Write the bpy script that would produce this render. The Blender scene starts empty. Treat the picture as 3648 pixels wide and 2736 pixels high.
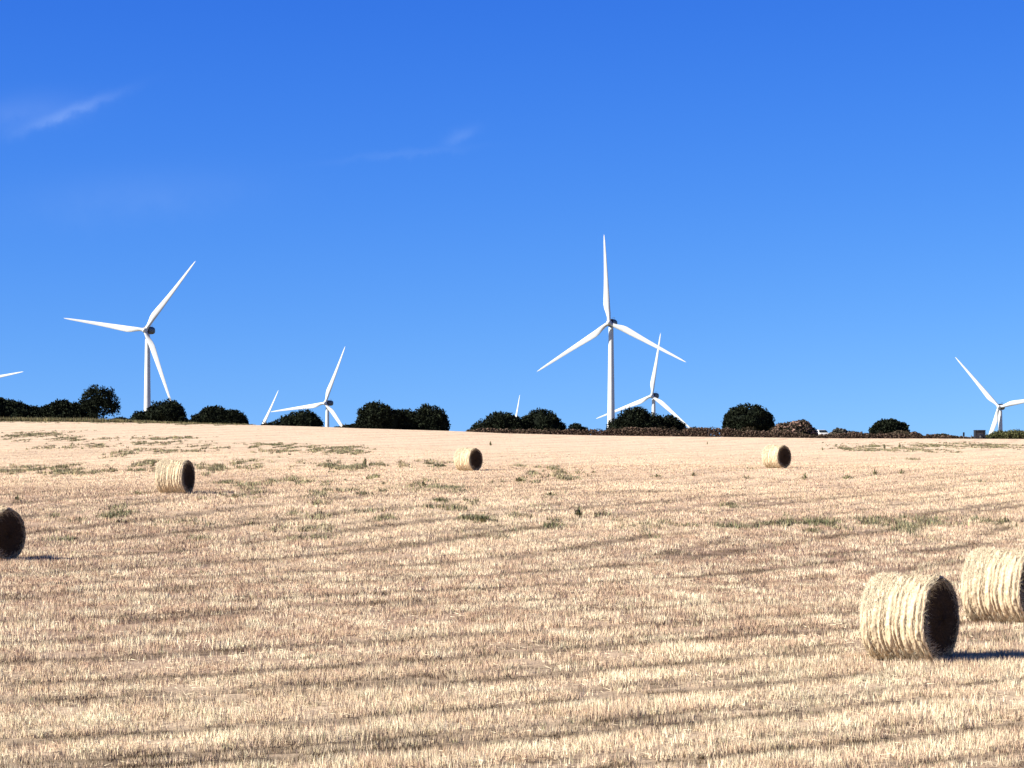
import bpy, math, random
import numpy as np
from mathutils import Vector, Matrix

random.seed(7)
rng = np.random.default_rng(7)
S = bpy.context.scene
COL = S.collection
PI = math.pi

# ---------------------------------------------------------------- camera
PXW, PXH, FPX = 3648.0, 2736.0, 10344.0
PITCH = math.atan(272.0 / FPX)
CAMZ = 4.5
cd = bpy.data.cameras.new('camera')
cam = bpy.data.objects.new('camera', cd)
COL.objects.link(cam)
cd.sensor_width = 36.0
cd.lens = 36.0 * FPX / PXW
cd.clip_start = 0.5
cd.clip_end = 60000
cam.location = (0, 0, CAMZ)
cam.rotation_euler = (PI / 2 + PITCH, 0, 0)
S.camera = cam

# ---------------------------------------------------------------- sky and sun
SUN_DIR = Vector((-0.80, -0.25, 0.50)).normalized()      # towards the sun
SUN_EL = math.asin(SUN_DIR.z)
SUN_AZ = math.atan2(SUN_DIR.x, SUN_DIR.y)
W = bpy.data.worlds.new("World")
S.world = W
W.use_nodes = True
nt = W.node_tree
nt.nodes.clear()
def wn(t, **k):
    n = nt.nodes.new(t)
    for a, b in k.items():
        setattr(n, a, b)
    return n
def wl(a, b): nt.links.new(a, b)
def wmath(op, a, b=None, c=None, clamp=False):
    n = wn('ShaderNodeMath', operation=op, use_clamp=clamp)
    for i, v in enumerate((a, b, c)):
        if v is None: continue
        if isinstance(v, (int, float)): n.inputs[i].default_value = v
        else: wl(v, n.inputs[i])
    return n.outputs[0]
wout = wn('ShaderNodeOutputWorld')
bg = wn('ShaderNodeBackground')
bg.inputs[1].default_value = 0.1
wl(bg.outputs[0], wout.inputs[0])
tc = wn('ShaderNodeTexCoord')
sep = wn('ShaderNodeSeparateXYZ')
wl(tc.outputs['Generated'], sep.inputs[0])
# very clear high-plateau air: the pale horizon band lies below the land
zlift = wmath('ADD', wmath('MULTIPLY', wmath('MAXIMUM', sep.outputs[2], 0.0), 1.0), 0.10)
cmb = wn('ShaderNodeCombineXYZ')
wl(sep.outputs[0], cmb.inputs[0]); wl(sep.outputs[1], cmb.inputs[1]); wl(zlift, cmb.inputs[2])
vn = wn('ShaderNodeVectorMath', operation='NORMALIZE')
wl(cmb.outputs[0], vn.inputs[0])
sky = wn('ShaderNodeTexSky', sky_type='NISHITA')
sky.sun_disc = False
sky.sun_elevation = SUN_EL
sky.sun_rotation = SUN_AZ
sky.altitude = 800
sky.air_density = 1.0
sky.dust_density = 0.3
sky.ozone_density = 2.0
wl(vn.outputs[0], sky.inputs[0])
ss = wn('ShaderNodeSeparateColor')
wl(sky.outputs[0], ss.inputs[0])
SKY_GAIN = (0.0495, 0.145, 1.21)
SKY_GAM = (2.65, 1.83, 0.77)
sc_ = wn('ShaderNodeCombineColor')
# clear sky darkens towards the zenith, here more, to weaken blue fill in shadows
mr = wn('ShaderNodeMapRange', interpolation_type='SMOOTHSTEP')
mr.inputs[1].default_value = 0.10; mr.inputs[2].default_value = 0.80
mr.inputs[3].default_value = 1.0; mr.inputs[4].default_value = 0.20
wl(sep.outputs[2], mr.inputs[0])
ZF = mr.outputs[0]
for i in range(3):
    v = wmath('MULTIPLY', wmath('POWER', ss.outputs[i], SKY_GAM[i]), SKY_GAIN[i])
    v = wmath('MULTIPLY', wmath('MINIMUM', v, 16.0), ZF)
    wl(v, sc_.inputs[i])
# cirrus: three faint wisps high over the plain
gu = wmath('DIVIDE', sep.outputs[0], wmath('MAXIMUM', sep.outputs[1], 0.05))
gv = wmath('DIVIDE', sep.outputs[2], wmath('MAXIMUM', sep.outputs[1], 0.05))
nz = wn('ShaderNodeTexNoise')
nz.inputs['Scale'].default_value = 120.0
nz.inputs['Detail'].default_value = 6.0
nz.inputs['Roughness'].default_value = 0.6
wl(tc.outputs['Generated'], nz.inputs['Vector'])
nwarp = wmath('MULTIPLY', wmath('SUBTRACT', nz.outputs[0], 0.5), 0.006)
def wisp(px, py, ang, hl, hw, amp):
    u0 = (px - 1824) / FPX; v0 = (1640 - py) / FPX
    ca, sa = math.cos(math.radians(ang)), math.sin(math.radians(ang))
    du = wmath('SUBTRACT', gu, u0); dv = wmath('ADD', wmath('SUBTRACT', gv, v0), nwarp)
    a = wmath('DIVIDE', wmath('ADD', wmath('MULTIPLY', du, ca), wmath('MULTIPLY', dv, sa)), hl / FPX)
    b = wmath('DIVIDE', wmath('SUBTRACT', wmath('MULTIPLY', dv, ca), wmath('MULTIPLY', du, sa)), hw / FPX)
    r2 = wmath('ADD', wmath('MULTIPLY', a, a), wmath('MULTIPLY', b, b))
    e = wmath('POWER', 2.71828, wmath('MULTIPLY', r2, -1.0))
    return wmath('MULTIPLY', wmath('MULTIPLY', e, amp), wmath('ADD', nz.outputs[0], 0.25))
m = wisp(245, 395, 21, 170, 20, 0.10)
for args in ((1640, 478, 25, 60, 22, 0.05), (1430, 548, 6, 220, 14, 0.03), (60, 400, 8, 220, 60, 0.05), (480, 700, 4, 400, 90, 0.03)):
    m = wmath('ADD', m, wisp(*args))
mixc = wn('ShaderNodeMix', data_type='RGBA')
wl(wmath('MINIMUM', m, 0.6), mixc.inputs[0])
wl(sc_.outputs[0], mixc.inputs[6])
mixc.inputs[7].default_value = (5.0, 6.0, 7.0, 1)
wl(mixc.outputs[2], bg.inputs[0])

sd = bpy.data.lights.new('sun', 'SUN')
sd.energy = 5.0
sd.angle = math.radians(0.5)
sd.color = (1.0, 0.94, 0.82)
sun = bpy.data.objects.new('sun', sd)
COL.objects.link(sun)
sun.rotation_euler = SUN_DIR.to_track_quat('Z', 'Y').to_euler()
sun.location = (-60, -20, 60)

vs = S.view_settings
vs.view_transform = 'Standard'
vs.look = 'None'
vs.gamma = 1.0
vs.use_curve_mapping = False
vs.exposure = 1.1
S.cycles.max_bounces = 5
S.cycles.diffuse_bounces = 2
S.cycles.use_adaptive_sampling = True

# ---------------------------------------------------------------- helpers
def ray(px, py, d):
    u = (px - 1824.0) / FPX; v = (1368.0 - py) / FPX
    cp, sp = math.cos(PITCH), math.sin(PITCH)
    k = d / (cp - v * sp)
    return Vector((u * k, d, CAMZ + k * (sp + v * cp)))

CREST_D = 430.0
cr_px = np.array([-900, 0, 420, 900, 1160, 1250, 1600, 1670, 1800, 2150, 2700, 3000, 3300, 3648, 4600], float)
cr_py = np.array([1486, 1500, 1504, 1514, 1521, 1525, 1535, 1538, 1544, 1552, 1558.5, 1562, 1562.5, 1564, 1570], float)
cr_x = (cr_px - 1824) / FPX * CREST_D
cr_z = np.array([ray(1824, y, CREST_D).z for y in cr_py])
far_y = [430, 452, 520, 760, 1300, 1500, 1900, 2600, 3500, 8000, 40000]
far_z = [0, -0.15, -1.6, -6.0, -6.5, -12, -30, -44, -34, -55, -90]
def sstep(a, b, x):
    t = np.clip((x - a) / (b - a), 0, 1)
    return t * t * (3 - 2 * t)
BUMPS = [(-14.7, 127, 0.60, 17), (17.5, 191, 0.36, 13), (-34, 235, 0.35, 20), (30, 105, -0.12, 16), (-6, 60, 0.05, 7), (5, 46, -0.05, 6)]
def terrain(x, y):
    x = np.asarray(x, float); y = np.asarray(y, float)
    plane = 0.01924 * np.minimum(y, CREST_D)
    zc = np.interp(x, cr_x, cr_z)
    z = plane + sstep(190, 425, y) * (zc - 0.01924 * CREST_D)
    for bx, by, a, s in BUMPS:
        z = z + a * np.exp(-((x - bx) ** 2 + (y - by) ** 2) / (2 * s * s))
    z = z + 0.05 * np.sin(x * 0.21 + y * 0.05) * np.sin(y * 0.083 + 1.3) * (1 - sstep(250, 400, y))
    return z + np.where(y > CREST_D, np.interp(y, far_y, far_z), 0.0)
def terr(x, y): return float(terrain(x, y))
def ground_at(px, py):
    ys = np.arange(20, 432, 0.25)
    u = (px - 1824.0) / FPX; v = (1368.0 - py) / FPX
    cp, sp = math.cos(PITCH), math.sin(PITCH)
    k = ys / (cp - v * sp)
    zr = CAMZ + k * (sp + v * cp)
    zt = terrain(u * k, ys)
    i = np.nonzero(zr <= zt)[0]
    i = i[0] if len(i) else len(ys) - 1
    return float(u * k[i]), float(ys[i]), float(zt[i])

_lat = rng.random((256, 256))
def vnoise(x, y):
    x = np.asarray(x, float); y = np.asarray(y, float)
    xi = np.floor(x).astype(int); yi = np.floor(y).astype(int)
    fx = x - xi; fy = y - yi
    fx = fx * fx * (3 - 2 * fx); fy = fy * fy * (3 - 2 * fy)
    g = lambda a, b: _lat[a & 255, b & 255]
    return (g(xi, yi) * (1 - fx) + g(xi + 1, yi) * fx) * (1 - fy) + (g(xi, yi + 1) * (1 - fx) + g(xi + 1, yi + 1) * fx) * fy

def np_mesh(name, V, F, nv, col=None, smooth=False):
    """V (n,3); F flat index array of faces with nv corners each"""
    me = bpy.data.meshes.new(name)
    V = np.ascontiguousarray(V, np.float32); F = np.ascontiguousarray(F.ravel(), np.int32)
    nf = len(F) // nv
    me.vertices.add(len(V)); me.vertices.foreach_set('co', V.ravel())
    me.loops.add(len(F)); me.loops.foreach_set('vertex_index', F)
    me.polygons.add(nf)
    me.polygons.foreach_set('loop_start', np.arange(0, nf * nv, nv, dtype=np.int32))
    if smooth: me.polygons.foreach_set('use_smooth', np.ones(nf, bool))
    me.update(calc_edges=True)
    if col is not None:
        a = me.color_attributes.new('tint', 'FLOAT_COLOR', 'POINT')
        c = np.ones((len(V), 4), np.float32); c[:, :3] = col
        a.data.foreach_set('color', c.ravel())
    return me
def link(name, me, mat=None, parent=None):
    o = bpy.data.objects.new(name, me)
    COL.objects.link(o)
    if mat is not None and me is not None and len(me.materials) == 0: me.materials.append(mat)
    if parent is not None: o.parent = parent
    return o
def empty(name, loc=(0, 0, 0), rz=0):
    o = bpy.data.objects.new(name, None)
    COL.objects.link(o); o.location = loc; o.rotation_euler = (0, 0, rz)
    o.empty_display_size = 0.75
    return o
def tag(o, label, cat, group=None):
    o['label'] = label; o['category'] = cat
    if group: o['group'] = group
    return o

# ---------------------------------------------------------------- materials
def new_mat(name):
    m = bpy.data.materials.new(name); m.use_nodes = True
    t = m.node_tree; b = t.nodes['Principled BSDF']
    b.inputs['Roughness'].default_value = 0.85
    b.inputs['Specular IOR Level'].default_value = 0.2
    return m, t, b
def tnode(t, ty, **k):
    n = t.nodes.new(ty)
    for a, b in k.items():
        if a in n.inputs.keys(): n.inputs[a].default_value = b
        else: setattr(n, a, b)
    return n
def noise(t, scale, detail=4, rough=0.55, vec=None):
    n = t.nodes.new('ShaderNodeTexNoise')
    n.inputs['Scale'].default_value = scale; n.inputs['Detail'].default_value = detail
    n.inputs['Roughness'].default_value = rough
    if vec is not None: t.links.new(vec, n.inputs['Vector'])
    return n
def ramp(t, fac, stops):
    r = t.nodes.new('ShaderNodeValToRGB')
    e = r.color_ramp.elements
    e[0].position = stops[0][0]; e[0].color = (*stops[0][1], 1)
    e[1].position = stops[-1][0]; e[1].color = (*stops[-1][1], 1)
    for p, c in stops[1:-1]:
        x = e.new(p); x.color = (*c, 1)
    t.links.new(fac, r.inputs[0])
    return r
def mix(t, fac, a, b, blend='MIX'):
    n = t.nodes.new('ShaderNodeMix'); n.data_type = 'RGBA'; n.blend_type = blend
    for i, v in ((0, fac), (6, a), (7, b)):
        if isinstance(v, (int, float)): n.inputs[i].default_value = v
        elif isinstance(v, tuple): n.inputs[i].default_value = (*v, 1)
        else: t.links.new(v, n.inputs[i])
    return n.outputs[2]

def tint_mat(name, scale=6.0, lo=0.75, hi=1.2, rough=0.8, transl=0.0):
    m, t, b = new_mat(name)
    at = t.nodes.new('ShaderNodeAttribute'); at.attribute_name = 'tint'
    tc2 = t.nodes.new('ShaderNodeTexCoord')
    n = noise(t, scale, 3, 0.6, tc2.outputs['Object'])
    r = ramp(t, n.outputs[0], [(0.3, (lo,) * 3), (0.7, (hi,) * 3)])
    c = mix(t, 1.0, at.outputs['Color'], r.outputs[0], 'MULTIPLY')
    t.links.new(c, b.inputs['Base Color'])
    b.inputs['Roughness'].default_value = rough
    return m
M_STUB = tint_mat('straw_stubble', 0.35, 0.85, 1.12, 0.7)
M_LEAF = tint_mat('foliage', 1.2, 0.6, 1.35, 0.75)
M_WEED = tint_mat('weed_leaves', 2.0, 0.8, 1.2, 0.8)
M_STRAW = tint_mat('bale_straw', 22.0, 0.62, 1.18, 0.75)
M_STONE = tint_mat('field_stone', 3.0, 0.6, 1.25, 0.9)
for m_ in (M_LEAF, M_WEED, M_STRAW, M_STONE, M_STUB):
    m_.node_tree.nodes['Principled BSDF'].inputs['Specular IOR Level'].default_value = 0.04

M_GROUND, t, b = new_mat('field_soil_and_straw')
geo = t.nodes.new('ShaderNodeNewGeometry')
at = t.nodes.new('ShaderNodeAttribute'); at.attribute_name = 'tint'
n1 = noise(t, 2.2, 8, 0.65, geo.outputs['Position'])
n2 = noise(t, 28.0, 4, 0.7, geo.outputs['Position'])
r1 = ramp(t, n1.outputs[0], [(0.30, (0.80,) * 3), (0.70, (1.15,) * 3)])
r2 = ramp(t, n2.outputs[0], [(0.30, (0.62,) * 3), (0.65, (1.2,) * 3)])
c = mix(t, 1.0, mix(t, 1.0, at.outputs['Color'], r1.outputs[0], 'MULTIPLY'), r2.outputs[0], 'MULTIPLY')
t.links.new(c, b.inputs['Base Color'])
bp = t.nodes.new('ShaderNodeBump'); bp.inputs['Strength'].default_value = 0.5; bp.inputs['Distance'].default_value = 0.06
t.links.new(n1.outputs[0], bp.inputs['Height']); t.links.new(bp.outputs[0], b.inputs['Normal'])
b.inputs['Roughness'].default_value = 0.95

def paint(name, col, rough=0.4, dirt=0.12, scale=0.4):
    m, t, b = new_mat(name)
    tcn = t.nodes.new('ShaderNodeTexCoord')
    n = noise(t, scale, 6, 0.6, tcn.outputs['Object'])
    r = ramp(t, n.outputs[0], [(0.3, tuple(x * (1 - dirt) for x in col)), (0.65, col)])
    t.links.new(r.outputs[0], b.inputs['Base Color'])
    b.inputs['Roughness'].default_value = rough
    b.inputs['Specular IOR Level'].default_value = 0.4
    return m
M_WHITE = paint('white_turbine_paint', (0.62, 0.635, 0.64), 0.5, 0.12)
M_NAC = paint('shaded_nacelle_paint', (0.05, 0.055, 0.07), 0.5, 0.2)  # paint darkened to hold the shade of the nacelle's sunless side
M_VANW = paint('white_vehicle_paint', (0.80, 0.80, 0.78), 0.3, 0.05)
M_GLASS = paint('dark_window_glass', (0.02, 0.025, 0.03), 0.08, 0.2)
M_TYRE = paint('tyre_rubber', (0.02, 0.02, 0.02), 0.9, 0.2)
M_DARK = paint('dark_painted_steel', (0.018, 0.019, 0.022), 0.5, 0.3, 2.0)
M_GREY = paint('weathered_grey_board', (0.16, 0.17, 0.18), 0.8, 0.35, 3.0)
M_BARK = paint('oak_bark', (0.06, 0.045, 0.03), 0.95, 0.4, 3.0)

# ---------------------------------------------------------------- field layout functions
def Gf(y):
    """integral of the row direction dx/dy along depth: rows bend with the field"""
    ys = np.linspace(0, 460, 921)
    g = 0.42 + 0.90 * (1 - sstep(52, 98, ys)) - 0.25 * sstep(230, 430, ys)
    G = np.concatenate([[0], np.cumsum((g[1:] + g[:-1]) * 0.25)])
    return np.interp(y, ys, G)
def rows(x, y):
    """0..1: how much a point lies in a bare, trodden track between two combine swaths"""
    phi = x - Gf(y) + 1.1 * (vnoise(x * 0.05 + 9, y * 0.05) - 0.5) * 2
    along = y
    out = np.zeros_like(phi)
    for per, off, wid, amp, th in ((5.6, 0.0, 0.50, 1.0, 0.28), (5.6, 1.9, 0.30, 0.8, 0.40), (2.8, 1.05, 0.20, 0.5, 0.40), (11.2, 4.4, 0.55, 0.8, 0.42)):
        k = np.floor((phi + off) / per)
        d = (phi + off) - (k + 0.5) * per
        d = d + (vnoise(k * 13.7, along * 0.3) - 0.5) * 0.5
        br = sstep(th, th + 0.25, vnoise(k * 7.31 + off, along * 0.14 + x * 0.09) * 0.55 + vnoise(k * 3.1 + x * 0.3, along * 0.9 + 40) * 0.45)
        out = np.maximum(out, amp * br * np.exp(-(d / wid) ** 2))
    return np.clip(out * 1.45, 0, 1) * (1 - 0.3 * sstep(58, 80, y)) * (1 - 0.65 * sstep(105, 200, y))
STRAW = np.array([0.75, 0.58, 0.41]); PALE = np.array([0.92, 0.775, 0.56]); PINK = np.array([0.55, 0.39, 0.275])
BROWN = np.array([0.085, 0.058, 0.034]); GREENG = np.array([0.26, 0.25, 0.15])
def field_tint(x, y):
    """low-frequency colour of the straw cover"""
    a = vnoise(x * 0.11, y * 0.045 + 3); bq = vnoise(x * 0.45 + 20, y * 0.16); cq = vnoise(x * 0.035 + 5, y * 0.014 + 8)
    m1 = np.clip((0.5 * a + 0.25 * bq + 0.35 * cq - 0.36) * 2.6, 0, 1)[:, None]
    c = PINK * (1 - m1) + STRAW * m1
    # reddish-brown belt across the middle right, pale far rise
    belt = (np.exp(-((y - 86) / 12) ** 2) * sstep(-6, 8, x) * 0.75 + np.exp(-((y - 54) / 5.5) ** 2) * (1 - sstep(-7, 2, x)) * 0.5)[:, None]
    c = c * (1 - belt) + np.array([0.40, 0.265, 0.19]) * belt
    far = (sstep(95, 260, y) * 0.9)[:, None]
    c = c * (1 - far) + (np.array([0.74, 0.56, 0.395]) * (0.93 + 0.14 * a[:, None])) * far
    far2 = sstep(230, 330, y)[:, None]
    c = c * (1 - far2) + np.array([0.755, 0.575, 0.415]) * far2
    return c
# green and grey-green weedy areas, from the photograph: px, py, half width, half height, strength
WEEDY = [(30, 1560, 90, 22, .9), (120, 1547, 90, 9, .9), (250, 1565, 120, 10, .7), (600, 1560, 90, 8, .7), (640, 1602, 110, 18, 1), (560, 1575, 70, 12, .7),
         (300, 1590, 90, 9, .6), (430, 1620, 50, 9, .6), (20, 1678, 60, 14, 1), (120, 1680, 60, 10, 1), (270, 1680, 100, 12, .8), (470, 1676, 90, 10, 1),
         (540, 1652, 40, 16, 1), (770, 1670, 40, 12, .9), (860, 1655, 60, 12, .8), (950, 1585, 50, 12, .7), (1050, 1600, 110, 12, .7), (1170, 1602, 110, 12, .9), (1250, 1612, 50, 9, .8),
         (1180, 1660, 90, 12, .9), (1260, 1662, 60, 14, .8), (1390, 1660, 60, 8, .6), (1560, 1655, 70, 8, .7), (1010, 1590, 60, 8, .8),
         (1840, 1715, 60, 10, .7), (2010, 1700, 50, 14, .5), (1970, 1765, 30, 8, .6), (1520, 1735, 60, 20, .5), (1180, 1760, 80, 12, .6), (1270, 1770, 50, 9, .6), (1100, 1720, 90, 10, .4),
         (1720, 1855, 70, 10, .8), (2300, 1870, 100, 12, .6), (2550, 1880, 100, 9, .5), (2820, 1872, 160, 14, .9), (3100, 1868, 200, 14, .9), (3400, 1862, 200, 12, .6), (3230, 1895, 60, 26, .6),
         (3120, 1598, 70, 10, 1), (3200, 1596, 60, 11, 1), (3330, 1588, 90, 9, 1), (3480, 1590, 120, 12, 1), (3600, 1588, 90, 11, 1), (3050, 1602, 60, 6, .7),
         (390, 1850, 80, 26, .5), (170, 1850, 80, 14, .4), (640, 1870, 80, 10, .4), (1380, 1750, 40, 9, .4), (2150, 1838, 60, 9, .3), (840, 1775, 60, 10, .4),
         (100, 1502, 160, 5, 1), (420, 1506, 160, 4, 1), (700, 1513, 90, 2, .8)]
for _ in range(85):      # stray flecks of green between the larger patches
    px_ = rng.uniform(0, 3600) if rng.random() < .3 else rng.uniform(500, 2000)
    WEEDY.append((px_, rng.uniform(1640, 1930), rng.uniform(14, 42), rng.uniform(4, 9), rng.uniform(.4, .9)))
_wd = []
for px, py, hw, hh, s in WEEDY:
    gx, gy, gz = ground_at(px, py)
    y1 = ground_at(px, py - hh)[1]; y0 = ground_at(px, py + hh)[1]
    _wd.append((gx, gy, max(hw / FPX * gy, 0.3), max((y1 - y0) * 0.5, 0.5), s))
def clumps(x, y):
    q = 38.0 * np.log(np.maximum(y, 5))
    return sstep(0.44, 0.70, 0.65 * vnoise(x * 1.7 + 3, q) + 0.35 * vnoise(x * 2.9, q * 2.3))
def weedy(x, y):
    o = np.zeros_like(x)
    for gx, gy, sx, sy, s in _wd:
        o = np.maximum(o, s * np.exp(-((x - gx) / sx) ** 2 - ((y - gy) / sy) ** 2))
    return o * clumps(x, y)

# ---------------------------------------------------------------- ground
xs = np.concatenate([[-20000, -8000, -3000, -1200, -500, -250, -150], np.arange(-110, 110.1, 1.0), [150, 250, 500, 1200, 3000, 8000, 20000]])
ys = np.concatenate([[-3000, -800, -200, -60, -20, 0, 15, 25], np.arange(30, 130, 0.5), np.arange(130, 460, 1.5), [470, 490, 520, 600, 760, 1000, 1300, 1500, 1900, 2300, 2600, 3500, 5500, 8000, 16000, 40000]])
X, Y = np.meshgrid(xs, ys)
Xf, Yf = X.ravel(), Y.ravel()
Z = terrain(Xf, Yf)
rw = np.where((Yf > 25) & (Yf < 430), rows(Xf, Yf), 0)
Z = Z - 0.06 * rw * (Yf < 200)
tint = field_tint(Xf, np.clip(Yf, 0, 430)) * (0.72 + 0.26 * sstep(60, 180, Yf))[:, None]  # nearer ground darker: soil and stalk shade put into the colour
rwk = np.clip(rw * 1.3, 0, 1)[:, None] * 0.85
tint = tint * (1 - rwk) + BROWN * rwk  # tracks: bare soil, with the shade between swaths painted in
wv = np.clip(weedy(Xf, Yf), 0, 1)[:, None] * 0.25
tint = tint * (1 - wv) + GREENG * wv
tint[Yf > 436] = (0.20, 0.17, 0.09)
nx, ny = len(xs), len(ys)
I = np.arange(nx * ny).reshape(ny, nx)
F = np.stack([I[:-1, :-1], I[:-1, 1:], I[1:, 1:], I[1:, :-1]], -1).reshape(-1)
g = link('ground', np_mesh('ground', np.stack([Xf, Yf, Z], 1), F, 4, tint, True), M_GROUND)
g['kind'] = 'structure'

# ---------------------------------------------------------------- stubble
def blades(cx, cy, per, spread, h, w, col, lean=0.25, jit=0.12, lift=0.0, colj=0.16):
    """fans of thin triangular stalks round the centres; arrays in, one triangle each"""
    n = len(cx)
    bx = np.repeat(cx, per) + rng.normal(0, spread, n * per)
    by = np.repeat(cy, per) + rng.normal(0, spread, n * per)
    hh = np.repeat(h, per) * rng.uniform(0.55, 1.15, n * per)
    ww = np.repeat(w, per) * rng.uniform(0.7, 1.3, n * per) * 0.5
    a = rng.uniform(0, PI, n * per)
    la = rng.uniform(0, 2 * PI, n * per); lm = np.abs(rng.normal(0, lean, n * per)) * hh
    bz = terrain(bx, by) - 0.01 + lift
    N = n * per
    V = np.empty((N, 3, 3), np.float32)
    dx, dy = np.cos(a) * ww, np.sin(a) * ww
    V[:, 0] = np.stack([bx - dx, by - dy, bz], 1)
    V[:, 1] = np.stack([bx + dx, by + dy, bz], 1)
    V[:, 2] = np.stack([bx + np.cos(la) * lm, by + np.sin(la) * lm, bz + hh], 1)
    c = np.repeat(col, per, 0) * rng.uniform(1 - colj, 1 + colj, (N, 1)) * (1 + rng.normal(0, jit * 0.3, (N, 3)))
    C = np.repeat(np.clip(c, 0.01, 0.92), 3, 0).reshape(N, 3, 3)
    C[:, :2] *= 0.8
    return V.reshape(-1, 3), C.reshape(-1, 3)
def scatter(y0, y1, dens, margin=1.5):
    a0 = (y1 + y0) * 0.5
    hw = lambda y: 0.1765 * y + margin
    n = int((hw(y0) + hw(y1)) * (y1 - y0) * dens)
    y = rng.uniform(y0, y1, n); x = rng.uniform(-1, 1, n) * hw(y)
    return x, y
VV, CC = [], []
for y0, y1, dens, per, w in ((33, 42, 190, 7, .011), (42, 52, 165, 6, .012), (52, 66, 120, 6, .014), (66, 84, 76, 6, .017), (84, 110, 44, 6, .020), (110, 150, 20, 6, .026),
                             (150, 210, 7.0, 6, .032), (210, 300, 2.4, 6, .040), (300, 432, 0.7, 6, .05)):
    x, y = scatter(y0, y1, dens)
    r = rows(x, y)
    keep = rng.random(len(x)) > r * 0.68
    cl = vnoise(x * 1.7, y * 0.9 + 50)
    keep &= rng.random(len(x)) < 0.12 + 1.45 * np.clip(cl - 0.12, 0, 1) + sstep(120, 220, y)
    x, y, r = x[keep], y[keep], r[keep]
    ft = field_tint(x, y)
    pv = np.clip(vnoise(x * 2.3 + 70, y * 1.1) * 1.6 - 0.45 + rng.normal(0, 0.30, len(x)), 0, 1)[:, None] * (1 - 0.85 * sstep(70, 200, y)[:, None])
    col = ft * (1 - pv) + PALE * pv
    rr = np.clip(r * 1.15, 0, 1)[:, None]
    col = col * (1 - rr) + BROWN * rr  # stalks in the tracks carry their shade as dark brown colour
    wd = weedy(x, y)
    gm = (np.clip(wd * 1.0 * rng.uniform(0.0, 1.1, len(x)), 0, 1))[:, None]
    col = col * (1 - gm) + GREENG * rng.uniform(0.7, 1.3, (len(x), 1)) * gm
    stray = (rng.random(len(x)) < 0.035)[:, None]
    col = np.where(stray, GREENG * 1.1, col)
    h = (0.085 + 0.075 * vnoise(x * 0.6 + 11, y * 0.3)) * (1 - 0.6 * r) * (1 - 0.6 * sstep(120, 300, y)) * (1 + 0.5 * np.clip(wd, 0, 1))
    v_, c_ = blades(x, y, per, 0.028 + 0.0006 * y0, h, np.full(len(x), w), col, 0.32, 0.10, 0, 0.22 - 0.16 * float(sstep(50, 150, y0)))
    VV.append(v_); CC.append(c_)
# loose cut straw lying flat between the stalks
for y0, y1, dens, w in ((33, 50, 30, .005), (50, 80, 9, .007)):
    x, y = scatter(y0, y1, dens); ok = rows(x, y) < .25; x, y = x[ok], y[ok]; n = len(x)
    a = rng.normal(0.9, 0.9, n); L = rng.uniform(.08, .26, n)
    x2 = x + np.sin(a) * L; y2 = y + np.cos(a) * L
    z1 = terrain(x, y) + rng.uniform(.005, .05, n); z2 = terrain(x2, y2) + rng.uniform(.005, .07, n)
    V3 = np.stack([np.stack([x, y, z1 - w * .5], 1), np.stack([x + w, y, z1 + w], 1), np.stack([x2, y2, z2], 1)], 1).reshape(-1, 3)
    VV.append(V3); CC.append(np.repeat(PALE * rng.uniform(.4, .9, (n, 1)), 3, 0))
V = np.concatenate(VV); C = np.concatenate(CC)
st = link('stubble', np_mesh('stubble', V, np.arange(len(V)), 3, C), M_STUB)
st['kind'] = 'stuff'
st['label'] = 'cut straw stubble covering the whole field in rows'
print('stubble tris', len(V) // 3)

# weeds growing in the stubble (uncountable)
VV, CC = [], []
for gx, gy, sx, sy, s in _wd:
    n = int(min(800, 18 * sx * sy * s * 3.1 / max(0.25, (gy / 150) ** 1.3)))
    x = gx + rng.normal(0, sx * 0.62, n); y = gy + rng.normal(0, sy * 0.55, n)
    ok = (y < 431) & (clumps(x, np.maximum(y, 20)) > rng.uniform(0.15, 0.9, n))
    x, y = x[ok], y[ok]
    if not len(x): continue
    k = vnoise(x * 0.8, y * 0.5)[:, None]
    col = np.array([0.12, 0.125, 0.065]) * (1 - k) + np.array([0.40, 0.34, 0.22]) * k
    h = rng.uniform(0.10, 0.29, len(x)) * (1 - 0.35 * sstep(150, 350, y)) * (0.75 if gy > 410 else 1.0)
    v_, c_ = blades(x, y, 9, 0.10, h, np.full(len(x), 0.02 + 0.00022 * gy), col, 0.5, 0.3, 0, 0.5)
    VV.append(v_); CC.append(c_)
# grassy verge along the far edge of the field, left side
x = rng.uniform(cr_x[0] * 0.75, (900 - 1824) / FPX * 430, 5200); y = rng.uniform(426, 434, 5200)
ok = rng.random(5200) < 1.1 - sstep(-62, -38, x) * 0.95
x, y = x[ok], y[ok]
k = rng.random((len(x), 1))
v_, c_ = blades(x, y, 7, 0.15, rng.uniform(0.2, 0.75, len(x)) * (1 - 0.6 * sstep(-66, -44, x)), np.full(len(x), 0.10), np.array([0.085, 0.085, 0.04]) * (1 - k) + np.array([0.26, 0.22, 0.12]) * k, 0.4, 0.2, 0, 0.3)
VV.append(v_); CC.append(c_)
V = np.concatenate(VV); C = np.concatenate(CC)
wo = link('weeds', np_mesh('weeds', V, np.arange(len(V)), 3, C), M_WEED)
wo['kind'] = 'stuff'
wo['label'] = 'patchy green weeds growing through the stubble and along the field edge'
print('weed tris', len(V) // 3)

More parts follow.
